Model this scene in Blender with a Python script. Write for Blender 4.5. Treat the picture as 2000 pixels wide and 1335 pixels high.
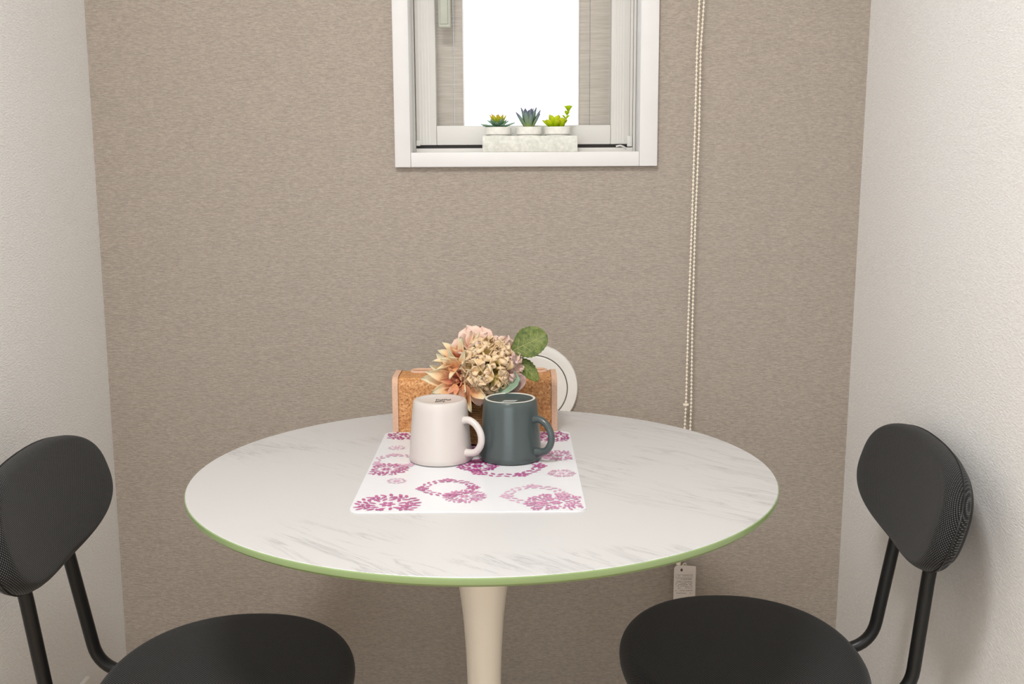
import bpy, bmesh, math, random
from mathutils import Vector, Matrix, Euler, noise
PI = math.pi
for o in list(bpy.data.objects):
    bpy.data.objects.remove(o)
scene = bpy.context.scene
COL = scene.collection

# ------------------------------------------------------------------ camera
TZ = 0.70                                   # height of the table top
F, PITCH, ROLL = 2123.7, 0.1583, -0.0055
cam_d = bpy.data.cameras.new('camera')
cam_d.sensor_fit = 'HORIZONTAL'
cam_d.sensor_width = 36.0
cam_d.lens = F * 36.0 / 2000.0
cam_d.clip_start = 0.05
cam = bpy.data.objects.new('camera', cam_d)
COL.objects.link(cam)
fw = Vector((0, math.cos(PITCH), -math.sin(PITCH)))
rr = Vector((1, 0, 0))
uu = rr.cross(fw)
r2 = rr * math.cos(ROLL) + uu * math.sin(ROLL)
u2 = -rr * math.sin(ROLL) + uu * math.cos(ROLL)
M = Matrix((r2, u2, -fw)).transposed().to_4x4()
M.translation = Vector((0.0367, -1.3831, TZ + 0.3919))
cam.matrix_world = M
scene.camera = cam

# ------------------------------------------------------------------ light
world = bpy.data.worlds.new('world')
scene.world = world
world.use_nodes = True
bg = world.node_tree.nodes['Background']
bg.inputs['Color'].default_value = (0.90, 0.95, 1.0, 1)
bg.inputs['Strength'].default_value = 2.0

def area(name, loc, target, sx, sy, power, color, shape='RECTANGLE'):
    d = bpy.data.lights.new(name, 'AREA')
    d.shape = shape
    d.size = sx
    d.size_y = sy
    d.energy = power
    d.color = color
    o = bpy.data.objects.new(name, d)
    COL.objects.link(o)
    o.location = loc
    o.rotation_euler = (Vector(target) - Vector(loc)).to_track_quat('-Z', 'Y').to_euler()
    return o
area('daylight_rear_window', (-0.5, -3.9, 1.35), (0.1, 0.0, 1.0), 2.4, 1.9, 10, (0.95, 0.975, 1.0))
area('ceiling_lamp_light', (-0.25, -1.10, 2.30), (-0.25, -1.10, 0.0), 0.42, 0.42, 22, (1.0, 0.982, 0.965), 'DISK')

vs = scene.view_settings
vs.view_transform = 'Standard'
vs.look = 'None'
vs.gamma = 1.0
vs.use_curve_mapping = False
vs.exposure = 0.36

# ------------------------------------------------------------------ helpers
def srgb(r, g, b):
    f = lambda c: (c / 255 / 12.92) if c / 255 <= 0.04045 else ((c / 255 + 0.055) / 1.055) ** 2.4
    return (f(r), f(g), f(b), 1.0)

def new_mat(name):
    m = bpy.data.materials.new(name)
    m.use_nodes = True
    nt = m.node_tree
    return m, nt, nt.nodes['Principled BSDF']

def N(nt, typ, **kw):
    n = nt.nodes.new(typ)
    for k, v in kw.items():
        setattr(n, k, v)
    return n

def coords(nt, scale=(1, 1, 1), rot=(0, 0, 0), vtype='POINT'):
    tc = N(nt, 'ShaderNodeTexCoord')
    mp = N(nt, 'ShaderNodeMapping')
    mp.vector_type = vtype
    mp.inputs['Scale'].default_value = scale
    mp.inputs['Rotation'].default_value = rot
    nt.links.new(tc.outputs['Object'], mp.inputs['Vector'])
    return mp.outputs['Vector']

def noise_tex(nt, vec, scale, detail=3, rough=0.5, dist=0.0):
    n = N(nt, 'ShaderNodeTexNoise')
    n.inputs['Scale'].default_value = scale
    n.inputs['Detail'].default_value = detail
    n.inputs['Roughness'].default_value = rough
    n.inputs['Distortion'].default_value = dist
    nt.links.new(vec, n.inputs['Vector'])
    return n.outputs['Fac']

def ramp(nt, fac, stops):
    r = N(nt, 'ShaderNodeValToRGB')
    els = r.color_ramp.elements
    while len(els) < len(stops):
        els.new(0.5)
    for e, (p, c) in zip(els, stops):
        e.position = p
        e.color = c
    nt.links.new(fac, r.inputs['Fac'])
    return r.outputs['Color']

def math_n(nt, op, a, b=None):
    n = N(nt, 'ShaderNodeMath', operation=op)
    for i, v in enumerate((a, b)):
        if v is None:
            continue
        if isinstance(v, (int, float)):
            n.inputs[i].default_value = v
        else:
            nt.links.new(v, n.inputs[i])
    return n.outputs[0]

def bump(nt, bsdf, h, strength, dist=0.001):
    b = N(nt, 'ShaderNodeBump')
    b.inputs['Strength'].default_value = strength
    b.inputs['Distance'].default_value = dist
    nt.links.new(h, b.inputs['Height'])
    nt.links.new(b.outputs['Normal'], bsdf.inputs['Normal'])

def plain(name, col, rough=0.5, var=0.04, scale=40, spec=0.5, bmp=0.0, metal=0.0, coat=0.0):
    m, nt, b = new_mat(name)
    f = noise_tex(nt, coords(nt), scale, 3)
    lo = tuple(c * (1 - var) for c in col[:3]) + (1,)
    hi = tuple(min(1, c * (1 + var)) for c in col[:3]) + (1,)
    nt.links.new(ramp(nt, f, [(0.3, lo), (0.7, hi)]), b.inputs['Base Color'])
    b.inputs['Roughness'].default_value = rough
    b.inputs['Specular IOR Level'].default_value = spec
    b.inputs['Metallic'].default_value = metal
    b.inputs['Coat Weight'].default_value = coat
    if bmp:
        bump(nt, b, f, bmp)
    return m

def wallpaper(name, base, stretch, var, bstr, rot=(0, 0, 0)):
    m, nt, b = new_mat(name)
    v1 = coords(nt, stretch, rot)
    f1 = noise_tex(nt, v1, 1.0, 3, 0.65)
    v2 = coords(nt, (1, 1, 1))
    f2 = noise_tex(nt, v2, 420, 2, 0.6)
    h = math_n(nt, 'ADD', math_n(nt, 'MULTIPLY', f1, 0.75), math_n(nt, 'MULTIPLY', f2, 0.25))
    lo = tuple(c * (1 - var) for c in base[:3]) + (1,)
    hi = tuple(min(1, c * (1 + var)) for c in base[:3]) + (1,)
    nt.links.new(ramp(nt, h, [(0.32, lo), (0.68, hi)]), b.inputs['Base Color'])
    b.inputs['Roughness'].default_value = 0.85
    b.inputs['Specular IOR Level'].default_value = 0.2
    bump(nt, b, h, bstr, 0.0015)
    return m

def mesh_obj(name, bm, mat, parent=None, smooth=True, loc=None, sharp=35):
    me = bpy.data.meshes.new(name)
    bmesh.ops.recalc_face_normals(bm, faces=bm.faces[:])
    bm.to_mesh(me)
    bm.free()
    for mm in (mat if isinstance(mat, (list, tuple)) else [mat]):
        me.materials.append(mm)
    if smooth:
        me.shade_smooth()
        if sharp:
            me.set_sharp_from_angle(angle=math.radians(sharp))
    o = bpy.data.objects.new(name, me)
    COL.objects.link(o)
    if parent is not None:
        o.parent = parent
    if loc is not None:
        o.location = loc
    return o

def inst(src, name, parent, matrix):
    o = bpy.data.objects.new(name, src if isinstance(src, bpy.types.Mesh) else src.data)
    COL.objects.link(o)
    o.parent = parent
    o.matrix_local = matrix
    return o

def thing(name, label, cat, loc=(0, 0, 0), rz=0.0, group=None):
    o = bpy.data.objects.new(name, None)
    o.empty_display_size = 0.05
    COL.objects.link(o)
    o.location = loc
    o.rotation_euler = (0, 0, rz)
    return tag(o, label, cat, group)

def tag(o, label, cat, group=None):
    o['label'] = label
    o['category'] = cat
    if group:
        o['group'] = group
    return o

def struct(o, label=None):
    o['kind'] = 'structure'
    if label:
        o['label'] = label
    return o

def BM():
    return bmesh.new()

def add_box(bm, x0, x1, y0, y1, z0, z1, bev=0.0, segs=2):
    r = bmesh.ops.create_cube(bm, size=1.0)
    vs_ = r['verts']
    for v in vs_:
        v.co = Vector(((x0 + x1) / 2 + v.co.x * (x1 - x0), (y0 + y1) / 2 + v.co.y * (y1 - y0), (z0 + z1) / 2 + v.co.z * (z1 - z0)))
    if bev:
        es = {e for v in vs_ for e in v.link_edges}
        bmesh.ops.bevel(bm, geom=list(es), offset=bev, segments=segs, profile=0.5, affect='EDGES')
    return bm

def box(x0, x1, y0, y1, z0, z1, bev=0.0, segs=2):
    return add_box(BM(), x0, x1, y0, y1, z0, z1, bev, segs)

def add_lathe(bm, prof, n=48, center=(0, 0, 0), close=False):
    rings = []
    cx, cy, cz = center
    for r, z in prof:
        if r < 1e-6:
            rings.append([bm.verts.new((cx, cy, cz + z))])
        else:
            rings.append([bm.verts.new((cx + r * math.cos(2 * PI * i / n), cy + r * math.sin(2 * PI * i / n), cz + z)) for i in range(n)])
    pairs = list(zip(rings[:-1], rings[1:]))
    if close:
        pairs.append((rings[-1], rings[0]))
    for a, b in pairs:
        for i in range(n):
            j = (i + 1) % n
            if len(a) == 1 and len(b) == 1:
                continue
            if len(a) == 1:
                bm.faces.new((a[0], b[i], b[j]))
            elif len(b) == 1:
                bm.faces.new((a[i], a[j], b[0]))
            else:
                bm.faces.new((a[i], a[j], b[j], b[i]))
    return bm

def lathe(prof, n=48, center=(0, 0, 0), close=False):
    return add_lathe(BM(), prof, n, center, close)

def smooth_path(pts, sub=8):
    pts = [Vector(p) for p in pts]
    out = []
    for i in range(len(pts) - 1):
        p0 = pts[max(i - 1, 0)]
        p1, p2 = pts[i], pts[i + 1]
        p3 = pts[min(i + 2, len(pts) - 1)]
        for k in range(sub):
            t = k / sub
            out.append(0.5 * ((2 * p1) + (p2 - p0) * t + (2 * p0 - 5 * p1 + 4 * p2 - p3) * t * t + (3 * p1 - p0 - 3 * p2 + p3) * t ** 3))
    out.append(pts[-1])
    return out

def bend_path(pts, rad, n=8):
    """polyline with round bends of radius-like distance rad"""
    pts = [Vector(p) for p in pts]
    out = [pts[0]]
    for i in range(1, len(pts) - 1):
        a = (pts[i - 1] - pts[i]).normalized()
        b = (pts[i + 1] - pts[i]).normalized()
        s, e = pts[i] + a * rad, pts[i] + b * rad
        for k in range(n + 1):
            t = k / n
            out.append(s * (1 - t) ** 2 + pts[i] * 2 * t * (1 - t) + e * t * t)
    out.append(pts[-1])
    return out

def add_tube(bm, path, r, n=12, caps=True):
    path = [Vector(p) for p in path]
    rs = r if isinstance(r, (list, tuple)) else [r] * len(path)
    prev = None
    rings = []
    t0 = (path[1] - path[0]).normalized()
    ref = Vector((0, 0, 1)) if abs(t0.z) < 0.9 else Vector((1, 0, 0))
    nrm = t0.cross(ref).normalized()
    for i, p in enumerate(path):
        if i == 0:
            t = t0
        elif i == len(path) - 1:
            t = (path[i] - path[i - 1]).normalized()
        else:
            t = (path[i + 1] - path[i - 1]).normalized()
        nrm = (nrm - t * nrm.dot(t)).normalized()
        bn = t.cross(nrm)
        rings.append([bm.verts.new(p + (nrm * math.cos(2 * PI * k / n) + bn * math.sin(2 * PI * k / n)) * rs[i]) for k in range(n)])
    for a, b in zip(rings[:-1], rings[1:]):
        for k in range(n):
            j = (k + 1) % n
            bm.faces.new((a[k], a[j], b[j], b[k]))
    if caps:
        bm.faces.new(rings[0][::-1])
        bm.faces.new(rings[-1])
    return bm

def tube(path, r, n=12, caps=True):
    return add_tube(BM(), path, r, n, caps)

# ------------------------------------------------------------------ materials
m_wall_back = wallpaper('taupe_fabric_wallpaper', srgb(172, 161, 149), (110, 110, 640), 0.22, 1.0)
m_wall_side = wallpaper('cream_woven_wallpaper', srgb(242, 241, 239), (420, 150, 420), 0.07, 1.0, (0.5, 0, 0))
m_floor = plain('pale_wood_floor', srgb(196, 170, 138), 0.4, 0.12, 8)
m_ceiling = plain('white_ceiling_paper', srgb(240, 238, 234), 0.9, 0.02, 200)
m_trim = plain('white_wood_trim', srgb(230, 228, 226), 0.4, 0.012, 30)
m_alu = plain('pale_grey_window_frame', srgb(215, 212, 206), 0.4, 0.012, 25)
m_alu_dark = plain('dark_window_gap', srgb(72, 68, 64), 0.6, 0.05, 60)
m_handle = plain('grey_green_handle', srgb(184, 186, 172), 0.4, 0.03, 60)
m_white_plastic = plain('white_plastic', srgb(240, 237, 231), 0.35, 0.015, 50)
m_dark_line = plain('dark_gap_line', srgb(90, 86, 80), 0.7, 0.05, 50)

def ribbed_mat():
    m, nt, b = new_mat('ribbed_grey_panel')
    v = coords(nt, (30, 30, 520))
    f = noise_tex(nt, v, 1.0, 2, 0.5)
    nt.links.new(ramp(nt, f, [(0.3, srgb(178, 171, 161)), (0.7, srgb(196, 189, 179))]), b.inputs['Base Color'])
    b.inputs['Roughness'].default_value = 0.8
    bump(nt, b, f, 0.4, 0.001)
    return m
m_ribbed = ribbed_mat()

def pane_mat():
    m, nt, b = new_mat('frosted_glass')
    v = coords(nt)
    f = noise_tex(nt, v, 260, 3, 0.6)
    tr = N(nt, 'ShaderNodeBsdfTranslucent')
    nt.links.new(ramp(nt, f, [(0.3, (0.50, 0.52, 0.53, 1)), (0.55, (0.96, 0.97, 0.98, 1))]), tr.inputs['Color'])
    gl = N(nt, 'ShaderNodeBsdfGlossy')
    gl.inputs['Roughness'].default_value = 0.25
    mx = N(nt, 'ShaderNodeMixShader')
    mx.inputs[0].default_value = 0.04
    nt.links.new(tr.outputs[0], mx.inputs[1])
    nt.links.new(gl.outputs[0], mx.inputs[2])
    nt.links.new(mx.outputs[0], nt.nodes['Material Output'].inputs['Surface'])
    return m
m_pane = pane_mat()

def marble_mat():
    m, nt, b = new_mat('white_marble_laminate')
    v = coords(nt, (1 / 1.3, 1 / 9.0, 1.0), (0, 0, -0.72), 'TEXTURE')
    f = noise_tex(nt, v, 2.6, 6, 0.62, 0.6)
    d = math_n(nt, 'ABSOLUTE', math_n(nt, 'SUBTRACT', f, 0.52))
    v2 = coords(nt, (1 / 1.5, 1 / 12.0, 1.0), (0, 0, -0.80), 'TEXTURE')
    g = noise_tex(nt, v2, 2.2, 5, 0.65, 0.9)
    d2 = math_n(nt, 'ABSOLUTE', math_n(nt, 'SUBTRACT', g, 0.55))
    k = math_n(nt, 'MINIMUM', d, math_n(nt, 'ADD', d2, 0.006))
    patch = noise_tex(nt, coords(nt), 5.0, 2)
    k = math_n(nt, 'ADD', k, math_n(nt, 'MULTIPLY', math_n(nt, 'MAXIMUM', math_n(nt, 'SUBTRACT', patch, 0.46), 0.0), 0.30))
    nt.links.new(ramp(nt, k, [(0.0, srgb(181, 180, 180)), (0.010, srgb(197, 196, 195)), (0.032, srgb(207, 206, 205))]), b.inputs['Base Color'])
    b.inputs['Roughness'].default_value = 0.33
    b.inputs['Specular IOR Level'].default_value = 0.45
    return m
m_marble = marble_mat()
m_edge = plain('pale_green_edge_band', srgb(144, 165, 114), 0.22, 0.03, 12)
m_pedestal = plain('cream_pedestal_paint', srgb(236, 226, 210), 0.32, 0.012, 10)

def fabric_mat(name, axes):
    """black cloth with a fine grid of grey threads; axes = object-space axes the weave follows"""
    m, nt, b = new_mat(name)
    tc = N(nt, 'ShaderNodeTexCoord')
    sp = N(nt, 'ShaderNodeSeparateXYZ')
    nt.links.new(tc.outputs['UV'], sp.inputs[0])
    def wv(ax, k):
        return math_n(nt, 'SINE', math_n(nt, 'MULTIPLY', sp.outputs[ax], k))
    w = math_n(nt, 'MULTIPLY', wv(axes[0], 2 * PI / 0.0040), wv(axes[1], 2 * PI / 0.0040))
    f = noise_tex(nt, tc.outputs['Object'], 500, 2)
    s = math_n(nt, 'ADD', math_n(nt, 'MULTIPLY', math_n(nt, 'ADD', w, 1.0), 0.42), math_n(nt, 'MULTIPLY', f, 0.16))
    nt.links.new(ramp(nt, s, [(0.42, srgb(13, 13, 13)), (0.62, srgb(27, 27, 27)), (0.86, srgb(104, 104, 103))]), b.inputs['Base Color'])
    b.inputs['Roughness'].default_value = 0.85
    b.inputs['Specular IOR Level'].default_value = 0.25
    b.inputs['Sheen Weight'].default_value = 0.08
    b.inputs['Sheen Roughness'].default_value = 0.5
    bump(nt, b, s, 0.5, 0.0006)
    return m
m_fab_seat = fabric_mat('black_woven_seat_cloth', (0, 1))
m_fab_back = fabric_mat('black_woven_back_cloth', (0, 1))
m_blackmetal = plain('black_powder_coat', srgb(19, 19, 19), 0.38, 0.05, 300, 0.45)
m_blackplastic = plain('black_plastic', srgb(18, 18, 18), 0.5, 0.05, 100)
m_mug_white = plain('warm_white_glaze', srgb(208, 200, 194), 0.32, 0.008, 15, 0.5)
m_mug_grey = plain('slate_grey_glaze', srgb(70, 80, 79), 0.28, 0.04, 25, 0.5, coat=0.1)
m_mug_foot = plain('unglazed_white_foot', srgb(214, 210, 200), 0.7, 0.03, 100)
m_print_dark = plain('dark_brown_print', srgb(74, 64, 58), 0.6, 0.1, 100)
m_print_light = plain('pale_grey_print', srgb(196, 200, 196), 0.6, 0.05, 100)
m_mat_white = plain('glossy_white_mat', srgb(232, 233, 236), 0.3, 0.006, 20)
PINKS = [plain('magenta_print', srgb(176, 60, 138), 0.35, 0.05, 90), plain('plum_pink_print', srgb(190, 100, 152), 0.35, 0.05, 90),
         plain('mid_pink_print', srgb(208, 138, 178), 0.35, 0.05, 90), plain('pale_pink_print', srgb(222, 178, 202), 0.35, 0.04, 90)]

def cork_mat():
    m, nt, b = new_mat('cork_sheet')
    vo = N(nt, 'ShaderNodeTexVoronoi')
    vo.inputs['Scale'].default_value = 430
    nt.links.new(noise_warp(nt), vo.inputs['Vector'])
    sx = N(nt, 'ShaderNodeSeparateColor')
    nt.links.new(vo.outputs['Color'], sx.inputs[0])
    f = noise_tex(nt, coords(nt, (1.3, 1.0, 0.7)), 240, 4, 0.7)
    k = math_n(nt, 'ADD', math_n(nt, 'MULTIPLY', sx.outputs[0], 0.4), math_n(nt, 'MULTIPLY', f, 0.6))
    nt.links.new(ramp(nt, k, [(0.25, srgb(142, 90, 48)), (0.40, srgb(190, 128, 72)), (0.58, srgb(206, 148, 92)), (0.78, srgb(226, 178, 122))]), b.inputs['Base Color'])
    b.inputs['Roughness'].default_value = 0.6
    bump(nt, b, k, 0.35, 0.0008)
    return m

def noise_warp(nt):
    v = coords(nt)
    n = N(nt, 'ShaderNodeTexNoise')
    n.inputs['Scale'].default_value = 80
    nt.links.new(v, n.inputs['Vector'])
    a = N(nt, 'ShaderNodeVectorMath', operation='SCALE')
    a.inputs['Scale'].default_value = 0.006
    nt.links.new(n.outputs['Color'], a.inputs[0])
    s = N(nt, 'ShaderNodeVectorMath', operation='ADD')
    nt.links.new(v, s.inputs[0])
    nt.links.new(a.outputs[0], s.inputs[1])
    return s.outputs[0]
m_cork = cork_mat()
m_seam = plain('brown_stitching', srgb(140, 96, 66), 0.8, 0.1, 300)
m_binding = plain('pink_beige_cloth_binding', srgb(214, 176, 150), 0.8, 0.10, 500, 0.2, 0.3)
m_jute = plain('brown_jute_rope', srgb(150, 112, 74), 0.85, 0.35, 500, 0.2, 0.6)
m_blackpot = plain('black_plant_pot', srgb(26, 24, 24), 0.5, 0.05, 50)

def petal_mat(name, stops, length, rough=0.6, var=0.12, scale=160, trans=0.25):
    """pigment runs along the petal (local x from base to tip)"""
    m, nt, b = new_mat(name)
    tc = N(nt, 'ShaderNodeTexCoord')
    sp = N(nt, 'ShaderNodeSeparateXYZ')
    nt.links.new(tc.outputs['Object'], sp.inputs[0])
    x = math_n(nt, 'DIVIDE', sp.outputs[0], length)
    f = noise_tex(nt, tc.outputs['Object'], scale, 3)
    t = math_n(nt, 'ADD', x, math_n(nt, 'MULTIPLY', math_n(nt, 'SUBTRACT', f, 0.5), var * 2))
    c = ramp(nt, t, stops)
    nt.links.new(c, b.inputs['Base Color'])
    b.inputs['Roughness'].default_value = rough
    b.inputs['Specular IOR Level'].default_value = 0.25
    tr = N(nt, 'ShaderNodeBsdfTranslucent')
    nt.links.new(c, tr.inputs['Color'])
    mx = N(nt, 'ShaderNodeMixShader')
    mx.inputs[0].default_value = trans
    nt.links.new(b.outputs[0], mx.inputs[1])
    nt.links.new(tr.outputs[0], mx.inputs[2])
    nt.links.new(mx.outputs[0], nt.nodes['Material Output'].inputs['Surface'])
    return m

# ------------------------------------------------------------------ room shell
XL, XR, YB = -0.686, 0.645, 0.53          # nook walls
H = 2.40
# window hole in the far wall
WX0, WX1, WZ0, WZ1 = -0.146, 0.266, TZ + 0.411, 2.02
bm = BM()
for a in ((XL - 0.12, WX0, 0, H), (WX1, XR + 0.12, 0, H), (WX0, WX1, 0, WZ0), (WX0, WX1, WZ1, H)):
    add_box(bm, a[0], a[1], YB, YB + 0.14, a[2], a[3])
bmesh.ops.remove_doubles(bm, verts=bm.verts[:], dist=1e-5)
struct(mesh_obj('wall_back', bm, m_wall_back, smooth=False), 'taupe fabric-textured accent wall around the small window')
struct(mesh_obj('wall_left', box(XL - 0.12, XL, -1.0, YB, 0, H), m_wall_side, smooth=False), 'cream textured wall on the left of the nook')
bm = box(XR, XR + 0.12, -1.0, YB, 0, H)
for v in bm.verts:                          # the wall is a few millimetres out of plumb
    v.co.x += (v.co.z - 1.0) * 0.012
struct(mesh_obj('wall_right', bm, m_wall_side, smooth=False), 'white textured wall on the right of the nook')
struct(mesh_obj('wall_return_left', box(-2.3, XL - 0.12, -1.0, -0.9, 0, H), m_wall_side, smooth=False))
struct(mesh_obj('wall_return_right', box(XR + 0.13, 2.2, -1.0, -0.9, 0, H), m_wall_side, smooth=False))
struct(mesh_obj('wall_far_left', box(-2.4, -2.3, -4.1, -0.9, 0, H), m_wall_side, smooth=False))
struct(mesh_obj('wall_far_right', box(2.2, 2.3, -4.1, -0.9, 0, H), m_wall_side, smooth=False))
bm = BM()
for a in ((-2.4, -1.75, 0, H), (0.75, 2.3, 0, H), (-1.75, 0.75, 0, 0.35), (-1.75, 0.75, 2.3, H)):
    add_box(bm, a[0], a[1], -4.2, -4.1, a[2], a[3])
struct(mesh_obj('wall_rear', bm, m_wall_side, smooth=False))
struct(mesh_obj('floor', box(-2.4, 2.3, -4.2, YB + 0.14, -0.08, 0), m_floor, smooth=False), 'pale wood floor')
struct(mesh_obj('ceiling', box(-2.4, 2.3, -4.2, YB + 0.14, H, H + 0.08), m_ceiling, smooth=False), 'white ceiling')
struct(mesh_obj('baseboard_back', box(XL, XR - 0.02, YB - 0.009, YB, 0, 0.06, 0.002), m_trim), 'white baseboard below the accent wall')

# ------------------------------------------------------------------ window
win = bpy.data.objects.new('window_1', None)
COL.objects.link(win)
struct(win, 'small frosted window with white casing and grey sash')
CZ = TZ + 0.3945                          # underside of the casing
SZ = TZ + 0.4195                          # sill level
cy0, cy1 = YB - 0.012, YB + 0.056
mesh_obj('casing_side', box(-0.1635, -0.1363, cy0, cy1, CZ, WZ1 + 0.027, 0.0012), m_trim, win)
mesh_obj('casing_side', box(0.2580, 0.2890, cy0, cy1, CZ, WZ1 + 0.027, 0.0012), m_trim, win)
mesh_obj('casing_sill', box(-0.1361, 0.2578, cy0 + 0.0004, cy1, CZ, SZ, 0.0012), m_trim, win)
mesh_obj('casing_head', box(-0.1361, 0.2578, cy0 + 0.0004, cy1, WZ1, WZ1 + 0.027, 0.0012), m_trim, win)
fy = YB + 0.052
bm = BM()
zb = SZ - 0.012
add_box(bm, -0.150, -0.1325, fy, fy + 0.05, zb, WZ1 + 0.01, 0.0008)
add_box(bm, 0.2535, 0.270, fy, fy + 0.05, zb, WZ1 + 0.01, 0.0008)
add_box(bm, -0.1323, 0.2533, fy, fy + 0.05, zb, TZ + 0.4275, 0.0008)
add_box(bm, -0.1323, 0.2533, fy, fy + 0.05, WZ1 - 0.012, WZ1 + 0.01, 0.0008)
mesh_obj('outer_frame', bm, m_alu, win)
mesh_obj('dark_strip', box(-0.132, 0.253, fy + 0.018, fy + 0.046, TZ + 0.4277, TZ + 0.437), m_alu_dark, win, smooth=False)  # dark strip filling the gap between bottom rail and frame
for x in (-0.1372, 0.2582):
    mesh_obj('dark_strip', box(x - 0.0006, x + 0.0006, fy - 0.003, fy - 0.0005, SZ + 0.0002, WZ1), m_dark_line, win, smooth=False)  # thin dark line where casing meets frame
sash = bpy.data.objects.new('sash', None)
COL.objects.link(sash)
sash.parent = win
sy0, sy1 = fy + 0.004, fy + 0.034
zs = TZ + 0.4335
def stile(x0, x1):
    bm = box(x0, x1, sy0, sy1, zs, WZ1 - 0.014, 0.0012)
    n = 4                                   # fine ribs of the extrusion
    for i in range(n):
        xx = x0 + 0.006 + (x1 - x0 - 0.014) * i / n
        add_box(bm, xx, xx + 0.0028, sy0 - 0.0006, sy0 + 0.001, zs + 0.002, WZ1 - 0.016, 0.0003, 1)
    return bm
mesh_obj('stile', stile(-0.1315, -0.0955), m_alu, sash)
mesh_obj('stile', stile(0.2145, 0.2475), m_alu, sash)
mesh_obj('stile_cover', box(0.2478, 0.2530, sy0 + 0.002, sy1, zs - 0.002, WZ1 - 0.014, 0.0006), m_alu, sash)
mesh_obj('rail', box(-0.0953, 0.2143, sy0 + 0.001, sy1, zs, TZ + 0.4672, 0.0014), m_alu, sash)
mesh_obj('rail', box(-0.0953, 0.2143, sy0 + 0.001, sy1, WZ1 - 0.048, WZ1 - 0.014, 0.0014), m_alu, sash)
mesh_obj('pane', box(-0.099, 0.218, sy1 + 0.030, sy1 + 0.035, TZ + 0.44, WZ1 - 0.02), m_pane, win, smooth=False)
# ribbed grey-beige panels along both sides, in front of the glass
for (a, b_) in ((-0.0965, -0.0655), (-0.0648, -0.0482), (0.1600, 0.1782), (0.1789, 0.2160)):
    bm = box(a, b_, sy1 + 0.002, sy1 + 0.012, TZ + 0.445, WZ1 - 0.03, 0.0008)
    mesh_obj('ribbed_panel', bm, m_ribbed, win)
for x in (-0.0478, 0.1585):
    mesh_obj('panel_edge', box(x - 0.0008, x + 0.0012, sy1 + 0.001, sy1 + 0.014, TZ + 0.445, WZ1 - 0.03, 0.0005), m_trim, win)
hn = mesh_obj('handle', box(-0.0885, -0.0675, sy0 - 0.014, sy0 - 0.002, TZ + 0.634, TZ + 0.76, 0.003, 3), m_handle, win)
mesh_obj('handle_grip', box(-0.0855, -0.0715, sy0 - 0.0155, sy0 - 0.0135, TZ + 0.640, TZ + 0.755, 0.0015), m_handle, hn)
mesh_obj('handle_mount', box(-0.110, -0.070, sy0 - 0.006, sy0 + 0.001, TZ + 0.72, TZ + 0.75, 0.002), m_handle, win)
mesh_obj('corner_bracket', box(-0.1318, -0.1245, sy0 - 0.003, sy0 + 0.001, TZ + 0.4322, TZ + 0.4415, 0.0006), m_alu, win)
mesh_obj('corner_bracket', box(0.2435, 0.2525, sy0 - 0.003, sy0 + 0.001, TZ + 0.4290, TZ + 0.4475, 0.0006), m_alu, win)
mesh_obj('stay_arm', tube(smooth_path([(0.2235, fy - 0.001, TZ + 0.4292), (0.231, fy - 0.002, TZ + 0.4305), (0.237, fy - 0.001, TZ + 0.4285), (0.242, fy, TZ + 0.425)], 5), 0.0016, 8), m_alu, win)

# ------------------------------------------------------------------ round pedestal table
table = thing('pedestal_table', 'round white marble-look table with a green edge on a cream tulip pedestal', 'table', (-0.0015, 0, 0))
R = 0.3775
mesh_obj('tabletop', lathe([(0, TZ - 0.014), (0.30, TZ - 0.014), (R - 0.004, TZ - 0.010), (R - 0.0014, TZ - 0.0006), (R - 0.0020, TZ), (0, TZ)], 128), m_marble, table)
mesh_obj('edge_band', lathe([(R - 0.0015, TZ - 0.0006), (R - 0.0004, TZ - 0.0014), (R, TZ - 0.004), (R - 0.0006, TZ - 0.0075), (R - 0.004, TZ - 0.0108), (R - 0.012, TZ - 0.0125), (R - 0.03, TZ - 0.0160), (0.32, TZ - 0.019), (0.30, TZ - 0.0195), (0.30, TZ - 0.0145), (R - 0.0035, TZ - 0.0105)], 128, close=True), m_edge, table)
prof = [(0, TZ - 0.02), (0.075, TZ - 0.021), (0.070, TZ - 0.026), (0.052, TZ - 0.06), (0.0405, TZ - 0.11), (0.0325, TZ - 0.158), (0.0275, TZ - 0.20), (0.0242, TZ - 0.25), (0.0228, TZ - 0.30), (0.0225, TZ - 0.36), (0.0245, TZ - 0.44), (0.032, TZ - 0.53), (0.052, TZ - 0.60), (0.10, TZ - 0.652), (0.17, TZ - 0.678), (0.205, TZ - 0.688), (0.21, TZ - 0.695), (0.208, TZ - 0.70), (0, TZ - 0.70)]
pp = smooth_path([(r, 0, z) for r, z in prof[1:-2]], 4)
mesh_obj('pedestal', lathe([(0, TZ - 0.0197)] + [(p.x, p.z) for p in pp] + [(0.208, 0.0), (0, 0.0)], 64, (-0.002, 0, 0)), m_pedestal, table)

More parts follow.
